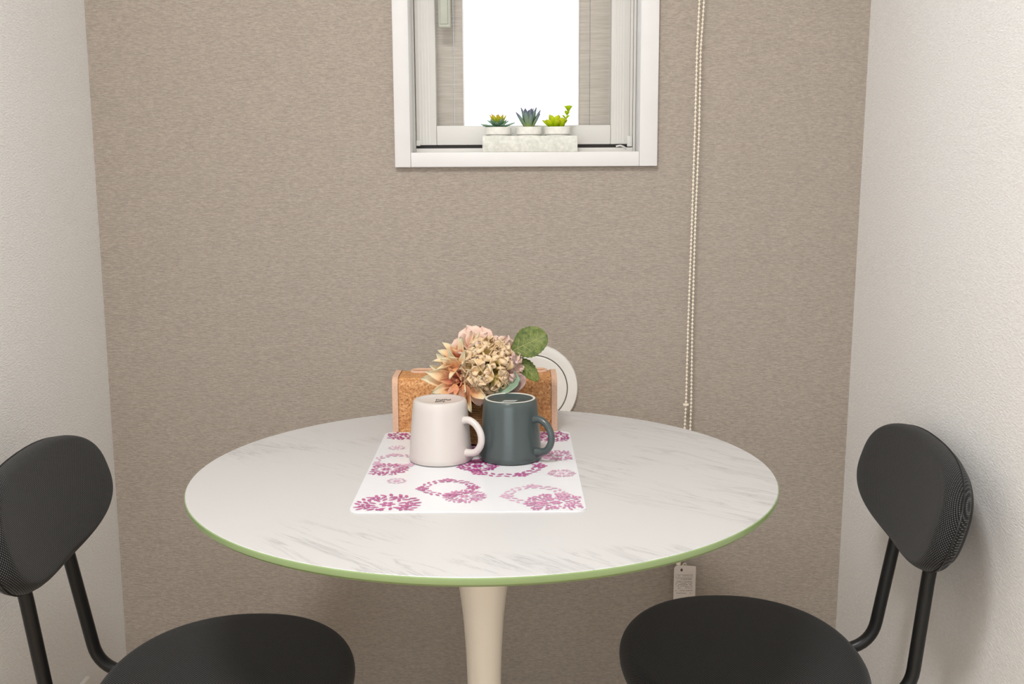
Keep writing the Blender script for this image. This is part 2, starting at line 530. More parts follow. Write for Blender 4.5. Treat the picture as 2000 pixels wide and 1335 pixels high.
# ------------------------------------------------------------------ chairs
def pad(outline, thick, edge, bulge, rings=7, caps=6):
    """closed cushion: outline(phi)->(u,v); returns list of (u,v,t) rings from front centre to back centre"""
    n = 96
    out = [outline(2 * PI * i / n) for i in range(n)]
    seq = []
    for j in range(1, caps + 1):
        s = j / (caps + 1)
        seq.append((s, None, -1))
    for j in range(rings * 2 + 1):
        a = -PI / 2 + PI * j / (rings * 2)
        seq.append((None, edge * (1 - math.cos(a)), math.sin(a)))
    for j in range(caps, 0, -1):
        seq.append((j / (caps + 1), None, 1))
    res = []
    rmin = min(math.hypot(*o) for o in out)
    for s, inset, t in seq:
        ring = []
        for (u, v) in out:
            L = math.hypot(u, v)
            k = (1 - inset / L) if s is None else s * (1 - edge / L)
            f = k * L / L
            tt = t * thick / 2
            if t < 0:
                tt -= bulge * (1 - min(1, f * f)) * (1 if s is not None else abs(t) ** 3)
            g = L * k + (0.0 if s is not None else (t + 1) * thick / 2)
            ring.append((u * k, v * k, tt, u / L * g, v / L * g))
        res.append(ring)
    return res, -thick / 2 - bulge, thick / 2

def pad_mesh(fn, outline, thick, edge, bulge):
    rings, tf, tb = pad(outline, thick, edge, bulge)
    bm = BM()
    rv = [[bm.verts.new(fn(*p[:3])) for p in ring] for ring in rings]
    uvd = {v: p[3:] for ring, vr in zip(rings, rv) for p, v in zip(ring, vr)}
    c0, c1 = bm.verts.new(fn(0, 0, tf)), bm.verts.new(fn(0, 0, tb))
    n = len(rv[0])
    for i in range(n):
        j = (i + 1) % n
        bm.faces.new((c0, rv[0][i], rv[0][j]))
        bm.faces.new((c1, rv[-1][j], rv[-1][i]))
        for a, b in zip(rv[:-1], rv[1:]):
            bm.faces.new((a[i], b[i], b[j], a[j]))
    uvl = bm.loops.layers.uv.new('weave')
    for f in bm.faces:
        for lp_ in f.loops:
            lp_[uvl].uv = uvd.get(lp_.vert, (0, 0))
    return bm

def superell(w, h, n, k=0.0):
    def f(ph):
        c, s = math.cos(ph), math.sin(ph)
        return (w / 2 * math.copysign(abs(c) ** (2 / n), c) * (1 + k * s), h / 2 * math.copysign(abs(s) ** (2 / n), s))
    return f

def make_chair(label, loc, rz, pad_c, pad_yaw, post_dx):
    """local frame: seat centre at the origin, the back towards +x"""
    t = thing('dining_chair', label, 'chair', loc, rz, 'black chairs at the round table')
    SH = TZ - 0.262                                    # seat top
    so = superell(0.405, 0.332, 2.15)                  # u along y, v along x
    mesh_obj('seat', pad_mesh(lambda u, v, w: (v, u, SH - 0.021 - w), so, 0.042, 0.020, 0.004), m_fab_seat, t, sharp=0)
    si = superell(0.375, 0.305, 2.15)
    mesh_obj('seat_shell', pad_mesh(lambda u, v, w: (v, u, SH - 0.045 - w), si, 0.014, 0.006, 0.0), m_blackplastic, t, sharp=0)
    # back pad
    lean, curv = 0.300, 0.38
    cxp, cyp, czp = pad_c
    cyw, syw = math.cos(pad_yaw), math.sin(pad_yaw)
    def place(u, v, w):
        a = v * math.sin(lean) + w * math.cos(lean) - curv * u * u
        z = v * math.cos(lean) - w * math.sin(lean)
        return Vector((cxp + a * cyw - u * syw, cyp + a * syw + u * cyw, czp + z))
    bo = superell(0.394, 0.152, 2.6, -0.02)
    bp = mesh_obj('backrest', pad_mesh(place, bo, 0.034, 0.015, 0.003), m_fab_back, t, sharp=0)
    seam = [place(*[c * 1.0 for c in bo(2 * PI * i / 72)], 0.004) for i in range(73)]
    mesh_obj('seam', tube(seam, 0.0011, 6, False), m_blackplastic, bp)
    bi = superell(0.36, 0.132, 2.6, -0.02)
    mesh_obj('back_shell', pad_mesh(lambda u, v, w: place(u, v, w + 0.0165), bi, 0.012, 0.005, 0.0), m_blackplastic, t, sharp=0)
    # steel tube frame
    for s in (-1, 1):
        y = 0.077 * s
        top = place(y, -0.005, 0.0225)
        low = place(y, -0.062, 0.0235)
        b = Vector((0.206 + post_dx, y, TZ - 0.292))
        path = bend_path([top, low, b, (0.10, y * 1.05, TZ - 0.318), (-0.12, y * 1.3, TZ - 0.318)], 0.035, 8)
        path = bend_path([top, low + (b - low) * 0.05], 0.001, 1)[:1] + path[1:]
        mesh_obj('back_post', tube(path, 0.0088, 16), m_blackmetal, t)
        mesh_obj('leg', tube(bend_path([(-0.05, 0.11 * s, TZ - 0.318), (-0.118, 0.125 * s, TZ - 0.322), (-0.172, 0.160 * s, 0.0)], 0.025, 6), 0.0088, 16), m_blackmetal, t)
        mesh_obj('leg', tube(bend_path([(0.05, 0.11 * s, TZ - 0.318), (0.130, 0.135 * s, TZ - 0.322), (0.225, 0.175 * s, 0.0)], 0.025, 6), 0.0088, 16), m_blackmetal, t)
    bm = BM()
    for x in (-0.09, 0.07):
        add_tube(bm, [(x, -0.15, TZ - 0.318), (x, 0.15, TZ - 0.318)], 0.007, 10)
    mesh_obj('seat_rail', bm, m_blackmetal, t)
    return t
make_chair('black fabric chair on the right, by the white wall', (0.350, 0.030, 0), 0.0, (0.230, 0.002, TZ - 0.040), -0.085, 0.0)
make_chair('black fabric chair on the left, its backrest cut by the photo edge', (-0.343, -0.030, 0), PI, (0.220, 0.019, TZ - 0.031), 0.075, -0.006)

# ------------------------------------------------------------------ placemat with printed wreaths
MX0, MX1, MY0, MY1 = -0.1535, 0.1220, -0.1745, 0.2105
mat_t = 0.0014
bm = BM()
def rrect(x0, x1, y0, y1, r, n=6):
    pts = []
    for cx, cy, a0 in ((x1 - r, y1 - r, 0), (x0 + r, y1 - r, PI / 2), (x0 + r, y0 + r, PI), (x1 - r, y0 + r, 1.5 * PI)):
        for i in range(n + 1):
            a = a0 + PI / 2 * i / n
            pts.append((cx + r * math.cos(a), cy + r * math.sin(a)))
    return pts
o_ = rrect(MX0, MX1, MY0, MY1, 0.013)
lo = [bm.verts.new((x, y, TZ)) for x, y in o_]
hi = [bm.verts.new((x, y, TZ + mat_t)) for x, y in o_]
bm.faces.new(lo[::-1])
bm.faces.new(hi)
for i in range(len(lo)):
    j = (i + 1) % len(lo)
    bm.faces.new((lo[i], lo[j], hi[j], hi[i]))
placemat = thing('placemat', 'white placemat printed with pink flower wreaths under the mugs', 'placemat', (0, 0, 0))
mesh_obj('mat_sheet', bm, m_mat_white, placemat, smooth=False)
PZ = TZ + mat_t + 0.00015
rng = random.Random(5)
pbm = BM()
def inside(x, y):
    return MX0 + 0.0015 < x < MX1 - 0.0015 and MY0 + 0.0015 < y < MY1 - 0.001 and not (
        (x < MX0 + 0.007 or x > MX1 - 0.007) and (y < MY0 + 0.007 or y > MY1 - 0.007))
pcount = 0
def leaf_print(cx, cy, ang, L, W, ci):
    global pcount
    ca, sa = math.cos(ang), math.sin(ang)
    pts = []
    for t, w in ((-0.5, 0.0), (-0.25, 0.42), (0.1, 0.5), (0.35, 0.34), (0.5, 0.06), (0.5, -0.06), (0.35, -0.34), (0.1, -0.5), (-0.25, -0.42)):
        x, y = t * L, w * W
        p = (cx + x * ca - y * sa, cy + x * sa + y * ca)
        if not inside(*p):
            return
        pts.append(p)
    pcount += 1
    z = PZ + 0.000009 * (pcount % 61)
    f = pbm.faces.new([pbm.verts.new((x, y, z)) for x, y in pts])
    f.material_index = ci
def flower_print(cx, cy, r, ci, n=5, a0=0.0):
    for i in range(n):
        a = a0 + 2 * PI * i / n
        leaf_print(cx + math.cos(a) * r * 0.58, cy + math.sin(a) * r * 0.58, a, r * 0.85, r * 0.55, ci)
def disc_print(cx, cy, r, ci, sc=1.0):
    u = 0.0066 * sc
    flower_print(cx, cy, u * 1.2, ci, 6)
    k = 1
    rad = u * 2.2
    while rad < r:
        n = max(6, int(2 * PI * rad / (u * 1.15)))
        for i in range(n):
            a = 2 * PI * (i + 0.5 * (k % 2)) / n + rng.uniform(-.05, .05)
            x, y = cx + rad * math.cos(a), cy + rad * math.sin(a)
            if k % 2 == 0 and i % 3 == 0:
                flower_print(x, y, u * 0.95, ci, 5, a)
            else:
                leaf_print(x, y, a + rng.choice((0.7, -0.7, 0.25, -0.3)), u * 1.3, u * 0.55, ci)
        rad += u * 1.05
        k += 1
def ring_print(cx, cy, r, ci, sc=1.0, width=2):
    u = 0.0062 * sc
    for w in range(width):
        rad = r - w * u * 1.15
        n = int(2 * PI * rad / (u * 1.45))
        for i in range(n):
            a = 2 * PI * (i + 0.5 * w) / n
            x, y = cx + rad * math.cos(a), cy + rad * math.sin(a)
            if i % 6 == 0 and w == 0:
                flower_print(x, y, u * 1.25, ci, 6, a)
            else:
                leaf_print(x, y, a + PI / 2 + rng.choice((0.6, -0.6)), u * 1.35, u * 0.62, ci)
disc_print(-0.1115, -0.146, 0.044, 1, 1.25)
ring_print(-0.0437, -0.0797, 0.033, 1)
disc_print(-0.0218, -0.1162, 0.030, 2, 0.85)
ring_print(0.0263, 0.0172, 0.048, 1, 1.15)
disc_print(-0.0100, 0.0180, 0.026, 0, 1.05)
ring_print(0.0636, -0.1116, 0.036, 3, 1.05)
disc_print(0.0880, -0.1440, 0.040, 2, 0.95)
disc_print(0.1007, 0.0702, 0.025, 2, 0.85)
disc_print(0.0983, 0.1780, 0.033, 0, 1.0)
disc_print(0.1000, -0.0186, 0.0155, 3, 0.7)
disc_print(-0.1300, 0.0055, 0.027, 1, 0.95)
ring_print(-0.1210, 0.0480, 0.031, 3)
disc_print(-0.1276, 0.1167, 0.012, 3, 0.7)
disc_print(-0.1104, -0.0494, 0.014, 3, 0.7)
disc_print(-0.1250, 0.1950, 0.033, 0, 1.0)
disc_print(-0.0163, 0.1115, 0.020, 0, 0.9)
disc_print(0.035, 0.165, 0.024, 2, 0.9)
pr = mesh_obj('printed_pattern', pbm, PINKS, placemat, smooth=False)
pr['kind'] = 'stuff'
pr['label'] = 'pink and magenta wreaths of small leaves and flowers'

# ------------------------------------------------------------------ upturned mugs
def mug(name, label, loc, ang, m_body, grey, r_top, r_rim, h):
    t = thing(name, label, 'mug', loc, 0.0)
    w = 0.0042
    if grey:
        prof = [(0, h - 0.005), (r_top - 0.0085, h - 0.0046), (r_top - 0.0055, h - 0.001), (r_top - 0.0045, h - 0.0004), (r_top - 0.0018, h - 0.0004), (r_top - 0.0002, h - 0.0022)]
    else:
        prof = [(0, h - 0.0022), (r_top - 0.012, h - 0.002), (r_top - 0.0085, h - 0.0006), (r_top - 0.006, h), (r_top - 0.0022, h - 0.0003), (r_top - 0.0004, h - 0.0022)]
    for i in range(1, 12):
        s = i / 12
        prof.append((r_top + (r_rim - r_top) * (s ** 0.85), (h - 0.004) * (1 - s) + 0.0016 * s))
    prof += [(r_rim, 0.0016), (r_rim - 0.001, 0.0003), (r_rim - 0.0022, 0.0), (r_rim - 0.0036, 0.0008)]
    for i in range(1, 8):
        s = i / 8
        prof.append((r_rim - w - (r_rim - r_top) * s, 0.002 + (h - 0.014) * s))
    prof += [(r_top - 0.012, h - 0.009), (0, h - 0.009)]
    mesh_obj('body', lathe(prof, 72), m_body, t, sharp=60)
    if grey:
        mesh_obj('foot_ring', lathe([(r_top - 0.0054, h - 0.0014), (r_top - 0.0050, h - 0.0002), (r_top - 0.0036, h + 0.0003), (r_top - 0.0022, h - 0.0002), (r_top - 0.0016, h - 0.0016)], 72, close=True), m_mug_foot, t)
    ca, sa = math.cos(ang), math.sin(ang)
    pts = [(r_top - 0.001, 0.0570), (r_top + 0.010, 0.0588), (r_top + 0.021, 0.0530), (r_top + 0.0282, 0.0410), (r_top + 0.0278, 0.0275), (r_top + 0.0195, 0.0165), (r_rim - 0.0015, 0.0135)]
    path = smooth_path([(r * ca, r * sa, z) for r, z in pts], 7)
    n = len(path)
    rad = [0.0047 + 0.0014 * abs(2 * i / (n - 1) - 1) ** 6 for i in range(n)]
    mesh_obj('handle', tube(path, rad, 16), m_body, t, sharp=60)
    # maker's stamp, too small to read
    bm = BM()
    zt = h - (0.0049 if grey else 0.0021)
    rg = random.Random(11 if grey else 12)
    if grey:
        for k in range(4):
            a, b = -0.009 + k * 0.0046, -0.009 + k * 0.0046 + 0.0039
            f = [bm.verts.new((x, y, zt + 0.00025)) for x, y in ((a - 0.003, -0.004), (b - 0.003, -0.004), (b + 0.002, 0.005), (a + 0.002, 0.005))]
            bm.faces.new(f)
        mesh_obj('stamp', bm, m_print_light, t, smooth=False)
    else:
        for k in range(13):
            x = -0.006 + (k % 8) * 0.0026
            y = rg.uniform(-0.002, 0.003) - (0.010 if k > 7 else 0)
            L = rg.uniform(0.004, 0.0085)
            f = [bm.verts.new((x + p, y + q, zt + 0.00025)) for p, q in ((0, 0), (0.0017, 0), (0.0024, L), (0.0007, L))]
            bm.faces.new(f)
        mesh_obj('stamp', bm, m_print_dark, t, smooth=False)
    return t
MZ = TZ + mat_t + 0.0008
mug('mug', 'warm white mug turned upside down on the placemat', (-0.0610, 0.0540, MZ), math.radians(-30), m_mug_white, False, 0.0362, 0.0428, 0.0832)
mug('mug', 'dark slate grey mug turned upside down on the placemat', (0.0337, 0.0592, MZ), math.radians(-33), m_mug_grey, True, 0.0362, 0.0428, 0.0832)

# ------------------------------------------------------------------ cork tissue box
tb = thing('tissue_box_cover', 'cork tissue box cover with pink-beige cloth binding behind the flowers', 'tissue box', (-0.0195, 0.250, TZ))
bw, bd, bh, br = 0.1235, 0.0375, 0.083, 0.013
def end_profile(off=0.0, n=6):
    pts = [(-bd - off, 0.0)]
    for cy, a0 in ((-bd + br, PI), (bd - br, PI / 2)):
        for i in range(n + 1):
            a = a0 - (PI / 2) * i / n
            pts.append((cy + (br + off) * math.cos(a), bh - br + (br + off) * math.sin(a)))
    pts.append((bd + off, 0.0))
    return pts
def extrude_profile(pts, x0, x1, nx=1, bulge=0.0):
    bm = BM()
    rings = []
    for k in range(nx + 1):
        x = x0 + (x1 - x0) * k / nx
        g = bulge * (1 - (2 * k / nx - 1) ** 2)
        rings.append([bm.verts.new((x, y * (1 + g), z * (1 - 0.35 * g))) for y, z in pts])
    n = len(pts)
    for a, b in zip(rings[:-1], rings[1:]):
        for i in range(n):
            j = (i + 1) % n
            bm.faces.new((a[i], a[j], b[j], b[i]))
    bm.faces.new(rings[0][::-1])
    bm.faces.new(rings[-1])
    return bm
mesh_obj('body', extrude_profile(end_profile(), -bw + 0.001, bw - 0.001, 12, 0.03), m_cork, tb, sharp=50)
for s in (-1, 1):
    a, b = sorted((s * bw, s * (bw - 0.0085)))
    mesh_obj('binding', extrude_profile(end_profile(0.0012), a, b), m_binding, tb, sharp=50)
    mesh_obj('seam', extrude_profile(end_profile(0.0008), *sorted((s * (bw - 0.0086), s * (bw - 0.0091)))), m_seam, tb, sharp=50)
slot = [(x, y, bh + 0.0006) for x, y in rrect(-0.098, 0.108, 0.006, 0.030, 0.009)]
mesh_obj('slot_binding', tube(slot + slot[:1], 0.0026, 8, False), m_binding, tb)

# ------------------------------------------------------------------ petals and leaves
def petal_mesh(name, L, W, mat, tip=1.0, base=0.15, bend=0.3, cup=0.25, ruffle=0.0, nu=9, nv=6, seed=0, thick=0.0004, wide=0.55, serr=0.0):
    """base at the origin, along +x, upper side +z"""
    rg = random.Random(seed)
    ph = rg.uniform(0, 6)
    bm = BM()
    grid = []
    for i in range(nu + 1):
        t = i / nu
        # width profile: rises from base, widest at 'wide', closes at tip (tip>1 -> pointed)
        if t < wide:
            w = base + (1 - base) * math.sin(PI / 2 * t / wide)
        else:
            q = (t - wide) / (1 - wide)
            w = max(0.02, (1 - q ** (2 / tip)) ** (0.5 * tip if tip <= 1 else 0.5 * tip))
        if serr:
            w *= 1 + (serr if i % 2 else -serr)
        row = []
        for j in range(nv + 1):
            s = 2 * j / nv - 1
            x = L * t
            y = W / 2 * w * s
            ang = bend * t
            z = cup * W * (s * s) * w * (0.4 + 0.6 * t) + L * 0.5 * bend * t * t
            z += ruffle * W * t * t * math.sin(ph + s * 7.0 + t * 2)
            x += ruffle * W * 0.6 * t * math.sin(ph * 2 + s * 9)
            row.append(bm.verts.new((x, y, z)))
        grid.append(row)
    for i in range(nu):
        for j in range(nv):
            bm.faces.new((grid[i][j], grid[i + 1][j], grid[i + 1][j + 1], grid[i][j + 1]))
    bmesh.ops.recalc_face_normals(bm, faces=bm.faces[:])
    geo = bmesh.ops.solidify(bm, geom=bm.faces[:], thickness=thick)
    me = bpy.data.meshes.new(name)
    bm.to_mesh(me)
    bm.free()
    me.materials.append(mat)
    me.shade_smooth()
    return me

def aim(origin, direction, up, scale=1.0, roll=0.0):
    d = Vector(direction).normalized()
    u = Vector(up)
    u = (u - d * u.dot(d))
    if u.length < 1e-5:
        u = Vector((0, 0, 1)) - d * d.z
    u.normalize()
    s = u.cross(d)
    m = Matrix((d, s, u)).transposed()
    m = m @ Matrix.Rotation(roll, 3, 'X')
    m = (m * scale).to_4x4()
    m.translation = Vector(origin)
    return m

# ------------------------------------------------------------------ flower arrangement in a jute-wrapped pot
PX, PY = -0.004, 0.1600
fa = thing('flower_pot', 'artificial peach and cream flowers in a jute-wrapped pot behind the mugs', 'flower arrangement', (PX, PY, MZ - 0.0006))
pot = mesh_obj('pot', lathe([(0, 0.0), (0.034, 0.0), (0.036, 0.003), (0.0375, 0.062), (0.0385, 0.066), (0.0385, 0.072), (0.036, 0.072), (0.035, 0.060), (0, 0.058)], 40), m_blackpot, fa)
hel = []
turns, seg = 17, 28
for i in range(turns * seg + 1):
    a = 2 * PI * i / seg
    z = 0.002 + 0.059 * i / (turns * seg)
    r = 0.0385 + 0.0012 * z / 0.06 + 0.0004 * math.sin(a * 3.3)
    hel.append((r * math.cos(a), r * math.sin(a), z))
mesh_obj('rope_wrap', tube(hel, 0.0021, 6), m_jute, pot)

cream, peach, rose, lime = srgb(245, 228, 196), srgb(240, 178, 128), srgb(214, 112, 96), srgb(214, 208, 140)
m_dahlia = petal_mat('cream_peach_petal', [(0.0, srgb(150, 52, 66)), (0.2, srgb(228, 138, 106)), (0.5, srgb(244, 192, 138)), (0.78, srgb(248, 230, 192)), (1.0, srgb(240, 234, 204))], 0.056)
m_dahlia_in = petal_mat('rose_peach_petal', [(0.0, srgb(140, 46, 60)), (0.4, srgb(222, 122, 98)), (0.9, srgb(246, 196, 150))], 0.036)
m_blush = petal_mat('blush_pink_petal', [(0.0, srgb(240, 170, 108)), (0.4, srgb(246, 196, 166)), (0.8, srgb(251, 224, 208))], 0.036)
m_ruffle = petal_mat('beige_ruffled_petal', [(0.0, srgb(150, 140, 40)), (0.35, srgb(222, 204, 104)), (0.62, srgb(240, 212, 150)), (1.0, srgb(248, 222, 186))], 0.020, var=0.14, scale=220)
m_ruffle_pink = petal_mat('pink_ruffled_petal', [(0.0, srgb(206, 180, 110)), (0.5, srgb(232, 194, 168)), (1.0, srgb(246, 216, 206))], 0.020, var=0.16, scale=220)

def L3(x, y, z):                            # world (table level) -> pot-local
    return Vector((x - PX, y - PY, z))

def blossom(name, c, axis, rings_, core_mat, core_r, seed):
    rg = random.Random(seed)
    bm = BM()
    bmesh.ops.create_icosphere(bm, subdivisions=2, radius=core_r)
    b = mesh_obj(name, bm, core_mat, fa, loc=c, sharp=0)
    ax = Vector(axis).normalized()
    e1 = ax.cross(Vector((0, 0, 1))).normalized()
    e2 = ax.cross(e1)
    for meshes, n, open_deg, off, sc, a0, arc in rings_:
        for i in range(n):
            a = a0 + arc * (i + rg.uniform(-0.22, 0.22)) / n
            th = math.radians(open_deg + rg.uniform(-7, 7))
            rad = e1 * math.cos(a) + e2 * math.sin(a)
            d = ax * math.cos(th) + rad * math.sin(th)
            up = ax * math.sin(th) - rad * math.cos(th)
            inst(rg.choice(meshes), 'petal', b, aim(rad * off + ax * off * 0.3, d, up, sc * rg.uniform(0.88, 1.08), rg.uniform(-0.25, 0.25)))
    return b

d_out = [petal_mesh('petal', 0.056, 0.0185, m_dahlia, tip=1.55, bend=b, cup=cu, seed=i, ruffle=0.05) for i, (b, cu) in enumerate(((-0.12, 0.32), (0.14, 0.4), (0.28, 0.25)))]
d_in = [petal_mesh('petal', 0.036, 0.0125, m_dahlia_in, tip=1.5, bend=b, cup=0.45, seed=i + 5) for i, b in enumerate((0.15, 0.35))]
blush = [petal_mesh('petal', 0.036, 0.034, m_blush, tip=0.9, bend=b, cup=0.16, seed=i + 9, ruffle=0.05, nv=8, wide=0.6) for i, b in enumerate((0.1, 0.35, 0.5))]
ruf = [petal_mesh('petal', 0.020, 0.021, m_ruffle, tip=0.75, bend=b, cup=0.1, seed=i + 20, ruffle=0.30, nu=6, nv=14, wide=0.75) for i, b in enumerate((0.0, 0.4, -0.3, 0.6))]
rufp = [petal_mesh('petal', 0.020, 0.022, m_ruffle_pink, tip=0.75, bend=b, cup=0.1, seed=i + 30, ruffle=0.18, nu=6, nv=10, wide=0.7) for i, b in enumerate((0.2, 0.5))]

m_core = plain('wine_flower_centre', srgb(120, 44, 58), 0.8, 0.3, 500)
m_core_g = plain('olive_flower_centre', srgb(116, 100, 40), 0.8, 0.3, 300)
bl = blossom('blossom', L3(-0.0330, 0.126, 0.0940), (-0.58, -0.78, 0.16),
        [(d_out, 14, 76, 0.004, 1.0, 0.1, 2 * PI), (d_out, 10, 58, 0.003, 0.86, 0.4, 2 * PI), (d_in, 9, 40, 0.002, 0.9, 0.0, 2 * PI), (d_in, 5, 18, 0.001, 0.6, 0.5, 2 * PI)], m_core, 0.005, 3)
bl['label'] = 'cream and peach pointed-petal flower leaning left'
bl = blossom('blossom', L3(-0.0310, 0.132, 0.1210), (-0.45, -0.45, 0.77),
        [(d_out, 11, 66, 0.003, 0.72, 0.2, 2 * PI), (d_out, 8, 40, 0.003, 0.66, 0.5, 2 * PI), (d_in, 6, 22, 0.002, 0.8, 0.0, 2 * PI)], m_core_g, 0.005, 4)
bl['label'] = 'orange and yellow pointed-petal flower behind'
bl = blossom('blossom', L3(-0.0110, 0.144, 0.1300), (-0.05, -0.45, 0.88),
        [(blush, 7, 72, 0.004, 1.02, 0.0, 2 * PI), (blush, 5, 44, 0.003, 0.92, 0.4, 2 * PI), (blush, 3, 20, 0.002, 0.6, 0.2, 2 * PI)], m_core_g, 0.005, 6)
bl['label'] = 'blush pink round-petal flower at the top'
bl = blossom('blossom', L3(0.0220, 0.138, 0.1200), (0.65, -0.35, 0.66),
        [(blush, 8, 70, 0.004, 0.85, 0.0, 2 * PI), (blush, 6, 40, 0.003, 0.8, 0.4, 2 * PI)], m_core_g, 0.005, 8)
bl['label'] = 'blush pink flower on the right'
# ruffled ball
rg = random.Random(17)
bm = BM()
bmesh.ops.create_icosphere(bm, subdivisions=3, radius=0.024)
ball = mesh_obj('blossom', bm, m_core_g, fa, loc=L3(0.0045, 0.124, 0.1130), sharp=0)
ball['label'] = 'beige and yellow ruffled flower in the middle'
NB = 150
for i in range(NB):
    z = 1 - 2 * (i + 0.5) / NB
    a = i * 2.399963
    d = Vector((math.sqrt(1 - z * z) * math.cos(a), math.sqrt(1 - z * z) * math.sin(a), z))
    d = (d + Vector((rg.uniform(-.28, .28), rg.uniform(-.28, .28), rg.uniform(-.28, .28)))).normalized()
    tang = d.cross(Vector((rg.uniform(-1, 1), rg.uniform(-1, 1), rg.uniform(-1, 1)))).normalized()
    dd = (d + tang * rg.uniform(-0.55, 0.55)).normalized()
    src = rg.choice(rufp if d.x > 0.78 else ruf)
    inst(src, 'petal', ball, aim(d * 0.0205, dd, tang.cross(dd), rg.uniform(0.85, 1.12), 0))

def leaf_green(name, c1, c2, scale):
    m, nt, b = new_mat(name)
    f = noise_tex(nt, coords(nt), scale, 4, 0.65)
    nt.links.new(ramp(nt, f, [(0.35, c1), (0.65, c2)]), b.inputs['Base Color'])
    b.inputs['Roughness'].default_value = 0.5
    b.inputs['Specular IOR Level'].default_value = 0.3
    bump(nt, b, f, 0.3, 0.0006)
    return m
m_leaf = leaf_green('olive_green_leaf', srgb(66, 86, 36), srgb(118, 128, 64), 150)
m_vein = plain('pale_leaf_vein', srgb(150, 156, 92), 0.6, 0.1, 100)
m_euca = leaf_green('grey_green_leaf', srgb(120, 146, 122), srgb(150, 172, 146), 60)
m_mauve = leaf_green('dusty_mauve_leaf', srgb(150, 122, 116), srgb(178, 150, 142), 80)
m_stem = plain('green_stem', srgb(110, 124, 66), 0.6, 0.1, 80)
leaf_a = petal_mesh('leaf', 0.056, 0.046, m_leaf, tip=0.98, bend=-0.18, cup=0.12, nu=22, nv=8, serr=0.025, wide=0.5)
leaf_b = petal_mesh('leaf', 0.050, 0.026, m_leaf, tip=1.2, bend=-0.2, cup=0.2, nu=18, nv=6, serr=0.05, wide=0.45)
leaf_e = petal_mesh('leaf', 0.044, 0.034, m_euca, tip=0.95, bend=0.12, cup=0.16, nu=12, nv=8, wide=0.5)
leaf_m = petal_mesh('leaf', 0.036, 0.026, m_mauve, tip=0.95, bend=0.2, cup=0.2, nu=12, nv=6, wide=0.5)
def veins(L, W, bend, cup):
    bm = BM()
    zf = lambda t, s=0.0: L * 0.5 * bend * t * t + cup * W * s * s * (0.4 + 0.6 * t) + 0.0002
    add_tube(bm, [(L * t, 0, zf(t)) for t in (0.0, 0.25, 0.5, 0.75, 0.96)], [0.0007, 0.0007, 0.0006, 0.0005, 0.0003], 6)
    for t in (0.15, 0.32, 0.5, 0.68):
        for s in (-1, 1):
            e = 0.75 * (1 - abs(t + 0.1 - 0.5) * 1.0)
            add_tube(bm, [(L * t, 0, zf(t)), (L * (t + 0.09), s * e * W * 0.25, zf(t + 0.09, e * 0.5)), (L * (t + 0.15), s * e * W * 0.46, zf(t + 0.15, e * 0.9))], 0.00035, 5)
    return bm
def leaf(src, base, tip, up, vein=None, scale=1.0, roll=0.0, label=None):
    o = inst(src, 'leaf', fa, aim(base, Vector(tip) - Vector(base), up, scale, roll))
    if label:
        o['label'] = label
    if vein:
        v = mesh_obj('vein', vein, m_vein, o)
    return o
leaf(leaf_a, L3(0.0365, 0.140, 0.1340), L3(0.0800, 0.136, 0.1560), (-0.10, -0.9, 0.45), veins(0.056, 0.046, -0.18, 0.12), 0.98, label='large olive green serrated leaf')
leaf(leaf_b, L3(0.0400, 0.142, 0.1240), L3(0.0720, 0.132, 0.0960), (0.2, -0.85, 0.5), veins(0.050, 0.026, -0.2, 0.2), 0.95)
leaf(leaf_e, L3(-0.0010, 0.110, 0.0850), L3(0.0470, 0.105, 0.0985), (-0.20, -0.68, 0.68), None, 1.18, label='smooth grey-green eucalyptus leaf')
leaf(leaf_m, L3(0.0260, 0.112, 0.0820), L3(0.0560, 0.112, 0.1000), (-0.2, -0.8, 0.5), None, 1.0, label='dusty mauve leaf')
leaf(leaf_b, L3(0.0200, 0.150, 0.0900), L3(0.0500, 0.190, 0.1100), (0, -0.3, 0.9), None, 0.8)
# two drooping petals over the rim
droop = petal_mesh('petal', 0.030, 0.021, m_blush, tip=1.35, bend=-0.15, cup=0.22, seed=41, ruffle=0.05, wide=0.45, base=0.3)
for base_, dir_, sc_ in (((-0.0430, 0.108, 0.0930), (-0.16, -0.04, -0.95), 0.85), ((-0.0290, 0.106, 0.0930), (-0.02, -0.05, -0.95), 1.0), ((-0.0170, 0.106, 0.0900), (0.30, -0.05, -0.9), 0.98)):
    inst(droop, 'drooping_petal', fa, aim(L3(*base_), Vector(dir_), (0.1, -1, 0), sc_))
for e in ((-0.031, 0.124, 0.094), (-0.024, 0.146, 0.116), (-0.006, 0.158, 0.125), (0.022, 0.148, 0.116), (0.0035, 0.124, 0.10), (0.04, 0.141, 0.13), (0.04, 0.142, 0.12), (0.018, 0.124, 0.076), (0.026, 0.136, 0.083)):
    e = L3(*e)
    mesh_obj('stem', tube(smooth_path([(e.x * 0.2, e.y * 0.2 + 0.004, 0.056), (e.x * 0.45, e.y * 0.4, 0.056 + (e.z - 0.056) * 0.5), e], 4), 0.0012, 6), m_stem, fa)

